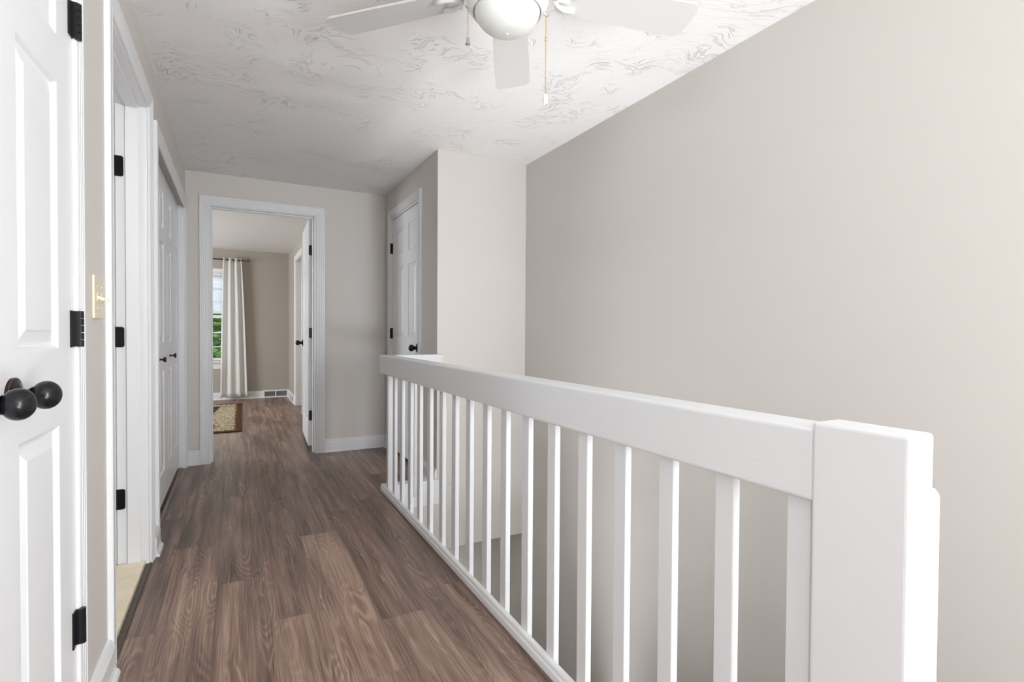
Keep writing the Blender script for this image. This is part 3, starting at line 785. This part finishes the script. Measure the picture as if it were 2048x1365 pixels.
# newel: two boards of different height
bm = bmesh.new(); box(bm, 0.8225, 0.890, 0.372, 0.511, 0.001, 0.909, bev=0.006, seg=3); RL('newel_post', bm, M['post'])
bm = bmesh.new()
prism(bm, [(0.8905, 0.001), (0.914, 0.001), (0.914, 0.811), (0.9115, 0.816), (0.899, 0.826), (0.8905, 0.828)], 0.3745, 0.505, lambda s, a, b: (a, s, b))
RL('newel_side_board', bm, M['post'])
bal_y = [0.530, 0.685, 0.843, 1.002, 1.162, 1.325, 1.4875, 1.6485, 1.807, 1.975, 2.137, 2.300, 2.4785, 2.6425, 2.8075, 2.975, 3.1355]
for y in bal_y:
    bm = bmesh.new(); box(bm, XB+0.0005, XB+0.0195, y, y+0.044, -0.10, RZ0+0.01, bev=0.0015, seg=1); RL('baluster', bm, M['rail'])
bm = bmesh.new(); box(bm, XB+0.0005, XB+0.036, 3.291, 3.3255, -0.10, RZ0+0.01, bev=0.0015, seg=1); RL('corner_baluster', bm, M['rail'])
for x in (1.033,):
    bm = bmesh.new(); box(bm, x, x+0.042, 3.306, 3.3245, -0.045, RZ0+0.01, bev=0.0015, seg=1); RL('baluster', bm, M['rail'])
# curb on the hall floor: moulded cap along both edges
prof = [(0.8400, 0.0), (0.8360, 0.004), (0.8352, 0.010), (0.8352, 0.028), (0.8368, 0.031), (0.8405, 0.033), (0.8405, 0.036), (0.8385, 0.038), (0.8385, 0.044), (0.8410, 0.049), (XB, 0.050), (XB, 0.0)]
bm = bmesh.new(); prism(bm, prof, 0.37, 3.405, lambda s, a, b: (a, s, b)); RL('base_curb', bm, M['trim'])
prof2 = [(3.405 + (0.8352-a)*1.0 if a < XB-0.0001 else 3.325, b) for a, b in prof]
bm = bmesh.new(); prism(bm, prof2, XB, XC-0.001, lambda s, a, b: (s, a, b)); RL('base_curb', bm, M['trim'])
bm = bmesh.new(); box(bm, XB, 1.2205, 3.3255, YC-0.0125, -0.118, 0.050, bev=0.002, seg=1); RL('fascia_board', bm, M['trim'])

# ------------------------------------------------------------------ stairs going down
bm = bmesh.new()
run, rise = 0.252, 0.19
for k in range(14):
    y0 = 0.40 + k*run; z1 = -rise*(k+1)
    if z1 < -2.66: break
    box(bm, XB+0.022, XR-0.001, y0-0.0, y0+run+0.02, z1-0.19, z1, bev=0.01)
s_ = link('floor_stairs', bm, M['stair']); s_['kind'] = 'structure'; s_['label'] = 'steps leading down behind the railing'

# ------------------------------------------------------------------ ceiling fan
FX, FY = 0.727, 1.412
fan = empty('ceiling_fan', (FX, FY, H))
tag(fan, 'white five-blade ceiling fan with frosted bowl light and two pull chains', 'ceiling fan')
bm = bmesh.new()
lathe(bm, [(0, 0), (0.085, 0), (0.085, -0.03), (0.07, -0.05), (0.12, -0.062), (0.128, -0.08), (0.128, -0.15), (0.115, -0.172), (0.07, -0.178), (0, -0.178)], 48)
link('motor_housing', bm, M['fan'], fan, True, 35)
bm = bmesh.new()
lathe(bm, [(0.0, -0.178), (0.075, -0.178), (0.08, -0.196), (0.112, -0.204), (0.124, -0.216), (0.1255, -0.232), (0.121, -0.250), (0.110, -0.264), (0.1055, -0.270), (0.103, -0.268), (0.10, -0.25)], 48)
link('light_fitter', bm, M['fan'], fan, True, 40)
bm = bmesh.new()
pr = []
for k in range(17):
    a = PI/2*k/16
    pr.append((0.1015*math.cos(a)**0.9 if k < 16 else 0, -0.252 - 0.078*math.sin(a)))
pr = [(0.098, -0.246)] + pr
lathe(bm, pr, 48); link('glass_bowl', bm, M['bowl'], fan, True)
bm = bmesh.new(); lathe(bm, [(0.004, -0.329), (0.004, -0.332), (0, -0.3335)], 12); link('bowl_nut', bm, M['fan'], fan, True)
def fan_blade(ang):
    bm = bmesh.new()
    # outline: root to rounded tip
    top = []
    r0, r1 = 0.175, 0.622
    wr, wt = 0.056, 0.071
    pts = [(r0, -wr), (0.45, -wt*0.97)]
    cr = 0.028
    for k in range(6):
        a = -PI/2 + PI/2*k/5; pts.append((r1-cr+cr*math.cos(a), -wt+cr+cr*math.sin(a)))
    pts.append((r1+0.004, 0))
    for k in range(6):
        a = PI/2*k/5; pts.append((r1-cr+cr*math.cos(a), wt-cr+cr*math.sin(a)))
    pts += [(0.45, wt*0.97), (r0, wr), (r0-0.012, wr-0.02), (r0-0.012, -wr+0.02)]
    lo = [bm.verts.new((x, y, -0.0030)) for x, y in pts]; hi = [bm.verts.new((x, y, 0.0030)) for x, y in pts]
    bm.faces.new(lo); bm.faces.new(hi)
    for k in range(len(pts)):
        k2 = (k+1) % len(pts); bm.faces.new((lo[k], lo[k2], hi[k2], hi[k]))
    mt = Matrix.Translation((0, 0, -0.196)) @ Matrix.Rotation(math.radians(ang), 4, 'Z') @ Matrix.Rotation(math.radians(-10), 4, 'X')
    bmesh.ops.transform(bm, matrix=mt, verts=bm.verts[:])
    bl = link('fan_blade', bm, M['blade'], fan)
    bm = bmesh.new()
    # curved iron arm with two lobes under the blade root
    tube(bm, [(0.10, 0, 0.028), (0.135, 0.0, 0.012), (0.165, 0, -0.004), (0.20, 0, -0.006)], [0.010, 0.009, 0.009, 0.008], 10)
    for sy in (-1, 1):
        tube(bm, [(0.150, 0, -0.006), (0.168, sy*0.022, -0.007), (0.195, sy*0.034, -0.007), (0.226, sy*0.030, -0.007)], [0.008, 0.008, 0.009, 0.010], 10)
    bmesh.ops.transform(bm, matrix=mt, verts=bm.verts[:])
    link('blade_arm', bm, M['fan'], bl, True)
for a in (133.0, 60.3, -13.7, -86.0, -158.5):
    fan_blade(a)
def chain(px, z0, z1, pull):
    dx, dy = px*0.883, -px*0.4695
    bm = bmesh.new()
    n = int((z0-z1)/0.0046)
    for k in range(n):
        z = z0 - 0.0046*(k+0.5) - H
        bmesh.ops.create_uvsphere(bm, u_segments=6, v_segments=4, radius=0.0019, matrix=Matrix.Translation((dx, dy, z)))
    tube(bm, [(dx, dy, z0-H), (dx, dy, z1-H)], 0.0006, 5)
    ch = link('pull_chain', bm, M['brass'], fan, True)
    bm = bmesh.new()
    # short socket on the fitter
    lathe(bm, [(0, -0.004), (0.006, -0.004), (0.006, 0.012), (0, 0.014)], 14, axis_mat((dx*0.97, dy*0.97, z0-H+0.002), (dx, dy, -0.10)))
    link('chain_socket', bm, M['chrome'], ch, True, 40)
    bm = bmesh.new()
    zz = z1 - H
    if pull == 'short':
        lathe(bm, [(0, 0), (0.0045, -0.001), (0.0055, -0.006), (0.0045, -0.012), (0.0075, -0.020), (0.0075, -0.023), (0.004, -0.024), (0, -0.018)], 18, Matrix.Translation((dx, dy, zz)))
        link('pull_knob', bm, M['chrome'], ch, True, 40)
    else:
        lathe(bm, [(0, 0), (0.0045, -0.001), (0.0062, -0.006), (0.0068, -0.028), (0.0072, -0.031), (0.005, -0.031), (0, -0.024)], 18, Matrix.Translation((dx, dy, zz)))
        link('pull_knob', bm, M['fan'], ch, True, 40)
        bm = bmesh.new(); lathe(bm, [(0, 0.003), (0.003, 0.003), (0.0033, 0.0), (0.003, -0.006), (0, -0.006)], 12, Matrix.Translation((dx, dy, z0-H-0.075)))
        link('chain_coupling', bm, M['brass'], ch, True)
chain(-0.119, 2.042, 1.946, 'short')
chain(0.118, 2.017, 1.775, 'long')

# ------------------------------------------------------------------ bedroom window, blind, curtain, rod
wn = empty('window_1', ((WX0+WX1)/2, BY, WZ0)); wn['kind'] = 'structure'; wn['label'] = 'white bedroom window with a half-drawn blind, partly behind the curtain'
def WN(name, bm, mat, parent=None):
    bmesh.ops.translate(bm, vec=(-(WX0+WX1)/2, -BY, -WZ0), verts=bm.verts[:])
    return link(name, bm, mat, parent or wn)
cwx = (WX0+WX1)/2
WN('window_frame', B((WX0-0.055, WX0, BY-0.016, BY-0.0005, WZ0-0.03, WZ1+0.055), (WX1, WX1+0.055, BY-0.016, BY-0.0005, WZ0-0.03, WZ1+0.055), (WX0-0.055, WX1+0.055, BY-0.018, BY-0.0005, WZ1, WZ1+0.055),
                    (WX0, WX0+0.012, BY, BY+0.12, WZ0, WZ1), (WX1-0.012, WX1, BY, BY+0.12, WZ0, WZ1), (WX0, WX1, BY, BY+0.12, WZ1-0.012, WZ1)), M['trim'])
WN('window_sill', B((WX0-0.07, WX1+0.07, BY-0.05, BY+0.06, WZ0-0.035, WZ0-0.012), (WX0-0.05, WX1+0.05, BY-0.014, BY, WZ0-0.13, WZ0-0.035), bev=0.003), M['trim'])
zm = (WZ0+WZ1)/2
sb = [(WX0+0.012, WX0+0.05, BY+0.05, BY+0.09, WZ0, WZ1-0.012), (WX1-0.05, WX1-0.012, BY+0.05, BY+0.09, WZ0, WZ1-0.012),
      (WX0+0.05, WX1-0.05, BY+0.05, BY+0.09, WZ0-0.01, WZ0+0.035), (WX0+0.05, WX1-0.05, BY+0.05, BY+0.09, WZ1-0.06, WZ1-0.012), (WX0+0.05, WX1-0.05, BY+0.045, BY+0.09, zm-0.02, zm+0.02)]
for z in (0.805, 1.022, 1.5, 1.7):
    sb.append((WX0+0.05, WX1-0.05, BY+0.060, BY+0.075, z-0.008, z+0.008))
for x in (WX0+0.05+(WX1-WX0-0.1)/3, WX0+0.05+2*(WX1-WX0-0.1)/3):
    sb.append((x-0.008, x+0.008, BY+0.061, BY+0.074, WZ0+0.035, WZ1-0.06))
WN('sash', B(*sb), M['trim'])
WN('pane', B((WX0+0.05, WX1-0.05, BY+0.066, BY+0.069, WZ0+0.03, WZ1-0.05)), M['glass'])
# cellular blind (its own thing hanging in the window)
bl = empty('window_blind', (cwx, BY+0.022, 1.29))
tag(bl, 'white pleated blind drawn halfway down the bedroom window', 'blind')
bm = bmesh.new()
zt, zb = WZ1-0.045-1.29, 0.062
n = 26
pr = []
for k in range(n*2+1):
    z = zt + (zb-zt)*k/(n*2); pr.append((0.012 if k % 2 else 0.0, z))
hw = (WX1-WX0)/2-0.016
a = [bm.verts.new((-hw, -p, z)) for p, z in pr]; b = [bm.verts.new((hw, -p, z)) for p, z in pr]
for k in range(len(pr)-1): bm.faces.new((a[k], b[k], b[k+1], a[k+1]))
sol = link('pleated_fabric', bm, M['blind'], bl)
link('head_rail', B((-hw, hw, -0.018, 0.014, zt, zt+0.028)), M['trim'], bl)
link('bottom_rail', B((-hw, hw, -0.016, 0.010, zb-0.045, zb), bev=0.003), M['trim'], bl)
# rod
RODY, RODZ = BY-0.085, 2.120
rd = empty('curtain_rod', (-0.7, RODY, RODZ))
tag(rd, 'dark curtain rod with a curled end above the bedroom window', 'curtain rod')
bm = bmesh.new(); tube(bm, [(-0.95, 0, 0), (0.80, 0, 0)], 0.008, 12); link('rod', bm, M['rod'], rd, True, 50)
for s, x0 in ((1, 0.80), (-1, -0.95)):
    bm = bmesh.new()
    pts = [(x0, 0, 0), (x0+s*0.02, 0, -0.003), (x0+s*0.045, 0, -0.012)]
    for k in range(14):
        aa = -PI/2 + 1.5*PI*k/13
        rr = 0.022 - 0.0006*k
        pts.append((x0+s*(0.062+rr*math.cos(aa)), 0, 0.008+rr*math.sin(aa)))
    tube(bm, pts, 0.005, 8); link('finial', bm, M['rod'], rd, True)
for x0 in (0.7-0.02, -0.90):
    bm = bmesh.new()
    tube(bm, [(x0, 0.0845, -0.03), (x0, 0.02, -0.03), (x0, 0.0, -0.02), (x0, -0.0, -0.005)], 0.005, 8)
    box(bm, x0-0.012, x0+0.012, 0.080, 0.0845, -0.06, 0.0)
    link('bracket', bm, M['rod'], rd)
# curtain
def curtain(name, label, x0t, x1t, x0b, x1b, folds, ph, grp):
    o_ = empty(name, ((x0t+x1t)/2, RODY, 0.03)); tag(o_, label, 'curtain', grp)
    bm = bmesh.new()
    NU, NV = folds*16, 24
    grid = []
    rr = random.Random(4)
    off = [rr.uniform(-0.25, 0.25) for _ in range(folds*2+2)]
    for j in range(NV+1):
        v = j/NV
        z = 0.03 + (2.150-0.03)*(1-v)
        row = []
        for i in range(NU+1):
            u = i/NU
            xt = x0t + (x1t-x0t)*u; xb = x0b + (x1b-x0b)*u
            k = v**0.7
            x = xt*(1-k) + xb*k
            wob = 0.35*math.sin(u*7+1.3)*v
            amp = 0.024*(1-0.15*v) + 0.010*v*math.sin(u*9)
            y = -amp*math.sin(2*PI*folds*u + ph + wob)
            if j == NV: z += 0.006*math.sin(u*23)
            row.append(bm.verts.new((x-(x0t+x1t)/2, y, z-0.03)))
        grid.append(row)
    for j in range(NV):
        for i in range(NU):
            bm.faces.new((grid[j][i], grid[j][i+1], grid[j+1][i+1], grid[j+1][i]))
    cl = link('curtain_panel', bm, M['curtain'], o_, True)
    md = cl.modifiers.new('thickness', 'SOLIDIFY'); md.thickness = 0.0015
    for q in range(folds*2):
        u = (q*PI - ph)/(2*PI*folds)
        if not 0.01 < u < 0.99: continue
        x = x0t + (x1t-x0t)*u - (x0t+x1t)/2
        bm = bmesh.new()
        n_, mring = 16, []
        for k in range(n_):
            aa = 2*PI*k/n_
            for rr_ in (0.018, 0.024):
                mring.append(bm.verts.new((x, rr_*math.cos(aa)*0.9, RODZ-0.03 + rr_*math.sin(aa))))
        for k in range(n_):
            k2 = (k+1) % n_
            bm.faces.new((mring[2*k], mring[2*k+1], mring[2*k2+1], mring[2*k2]))
        g_ = link('grommet', bm, M['chrome'], cl)
        md = g_.modifiers.new('thickness', 'SOLIDIFY'); md.thickness = 0.003; md.offset = 0
    return o_
curtain('curtain', 'long cream curtain hanging right of the bedroom window', -0.170, 0.066, -0.214, 0.148, 3, 0.6, None)

# ------------------------------------------------------------------ rug
rg = link('area_rug', B((-0.80, 0.80, -1.165, 1.165, 0.0, 0.012), bev=0.003), M['rug'])
rg.location = (0.061-0.80, 7.235, 0.0005); rg.rotation_euler = (0, 0, math.radians(-0.5))
tag(rg, 'brown and cream patterned rug with a brown border on the bedroom floor', 'rug')

# ------------------------------------------------------------------ wall registers
rr_ = empty('wall_register', (0.552, BY, 0)); tag(rr_, 'white wall register on the bedroom window wall with two grey grilles', 'wall vent')
fr_ = bmesh.new()
for q in ((-0.183, 0.183, -0.024, -0.0005, 0.0, 0.022), (-0.183, 0.183, -0.024, -0.0005, 0.100, 0.120), (-0.183, -0.160, -0.024, -0.0005, 0.022, 0.100), (0.160, 0.183, -0.024, -0.0005, 0.022, 0.100), (-0.010, 0.006, -0.024, -0.0005, 0.022, 0.100)):
    box(fr_, *q, bev=0.0015, seg=1)
link('vent_frame', fr_, M['trim'], rr_)
for xa, xb in ((-0.160, -0.010), (0.006, 0.160)):
    gb = bmesh.new()
    box(gb, xa, xb, -0.004, -0.0006, 0.022, 0.100)
    nsl = 9
    for k in range(nsl):
        z = 0.026 + k*0.0085
        box(gb, xa, xb, -0.016, -0.004, z, z+0.0032)
    link('vent_grille', gb, M['grille'], rr_)
rr2 = empty('wall_register', (BXR, 8.33, 0)); tag(rr2, 'narrow white register low on the bedroom wall beside the side doorway', 'wall vent')
fr_ = bmesh.new()
for q in ((-0.030, -0.0225, -0.17, 0.17, 0.020, 0.034), (-0.030, -0.0225, -0.17, 0.17, 0.085, 0.100), (-0.030, -0.0225, -0.17, -0.155, 0.034, 0.085), (-0.030, -0.0225, 0.155, 0.17, 0.034, 0.085), (-0.030, -0.0225, -0.012, 0.012, 0.034, 0.085)):
    box(fr_, *q)
link('vent_frame', fr_, M['trim'], rr2)
for ya, yb in ((-0.155, -0.012), (0.012, 0.155)):
    gb = bmesh.new(); box(gb, -0.026, -0.0225, ya, yb, 0.034, 0.085)
    link('vent_grille', gb, M['grille'], rr2)

# ------------------------------------------------------------------ windows that let the daylight in (behind the viewer, and an added one on the bedroom side)
wb = empty('window_2', (XR, -1.75, 0.75)); wb['kind'] = 'structure'; wb['label'] = 'window in the stair wall behind the viewer'
link('window_frame', B((0.03, 0.08, -0.70, -0.65, 0, 1.4), (0.03, 0.08, 0.65, 0.70, 0, 1.4), (0.03, 0.08, -0.65, 0.65, 0, 0.05), (0.03, 0.08, -0.65, 0.65, 1.35, 1.4), (0.04, 0.07, -0.02, 0.02, 0.05, 1.35)), M['trim'], wb)
link('pane', B((0.055, 0.058, -0.65, 0.65, 0.05, 1.35)), M['glass'], wb)
wc = empty('window_3', (BXL, 7.1, 0.7)); wc['kind'] = 'structure'; wc['label'] = 'unseen side window added to light the bedroom'  # out of view, added so more light enters the bedroom
link('window_frame', B((-0.08, -0.03, -0.70, -0.65, 0, 1.4), (-0.08, -0.03, 0.65, 0.70, 0, 1.4), (-0.08, -0.03, -0.65, 0.65, 0, 0.05), (-0.08, -0.03, -0.65, 0.65, 1.35, 1.4)), M['trim'], wc)
link('pane', B((-0.06, -0.057, -0.65, 0.65, 0.05, 1.35)), M['glass'], wc)

# ------------------------------------------------------------------ trees outside the bedroom window
def tree(name, label, x, y, zc, rad, n, seed):
    root = empty(name, (x, y, -2.7)); tag(root, label, 'tree')
    rn = random.Random(seed)
    bm = bmesh.new()
    tube(bm, [(0, 0, 0), (0.05, 0, 1.5), (-0.05, 0.05, 3.0), (0.03, 0, zc+2.7)], [0.16, 0.13, 0.11, 0.05], 10)
    for k in range(7):
        a = rn.uniform(0, 2*PI); h = rn.uniform(1.6, zc+2.4)
        tube(bm, [(0, 0, h), (0.5*math.cos(a), 0.5*math.sin(a), h+0.5), (1.1*math.cos(a), 1.1*math.sin(a), h+0.8)], [0.06, 0.04, 0.02], 7)
    link('trunk', bm, M['bark'], root, True)
    bm = bmesh.new()
    for k in range(n):
        # leaves spread in clumps
        while True:
            p = Vector((rn.uniform(-1, 1), rn.uniform(-1, 1), rn.uniform(-1, 1)))
            if 0.25 < p.length < 1: break
        c = Vector((p.x*rad, p.y*rad*0.7, zc+2.7 + p.z*rad*1.25))
        s = rn.uniform(0.06, 0.12)
        q = Matrix.Rotation(rn.uniform(0, 6.3), 3, 'Z') @ Matrix.Rotation(rn.uniform(0, 6.3), 3, 'X')
        vs = [bm.verts.new(c + q @ Vector(v)*s) for v in ((-1, 0, 0), (-0.2, -0.45, 0.1), (1, 0, 0), (-0.2, 0.45, 0.1))]
        bm.faces.new(vs)
    f_ = link('foliage', bm, M['leaf'], root); f_['kind'] = 'stuff'
tree('tree', 'leafy green tree seen through the bedroom window, nearer the curtain', -0.35, 12.6, 0.2, 1.7, 15000, 1)
tree('tree', 'leafy green tree outside the bedroom window, farther left', -4.6, 17.5, 0.3, 2.4, 15000, 2)
gr = link('floor', B((-12, 12, BY+0.13, 30, -2.9, -2.7)), simple('lawn_grass', (0.10, 0.18, 0.05), 0.95)); gr['kind'] = 'structure'; gr['label'] = 'lawn outside the bedroom window'
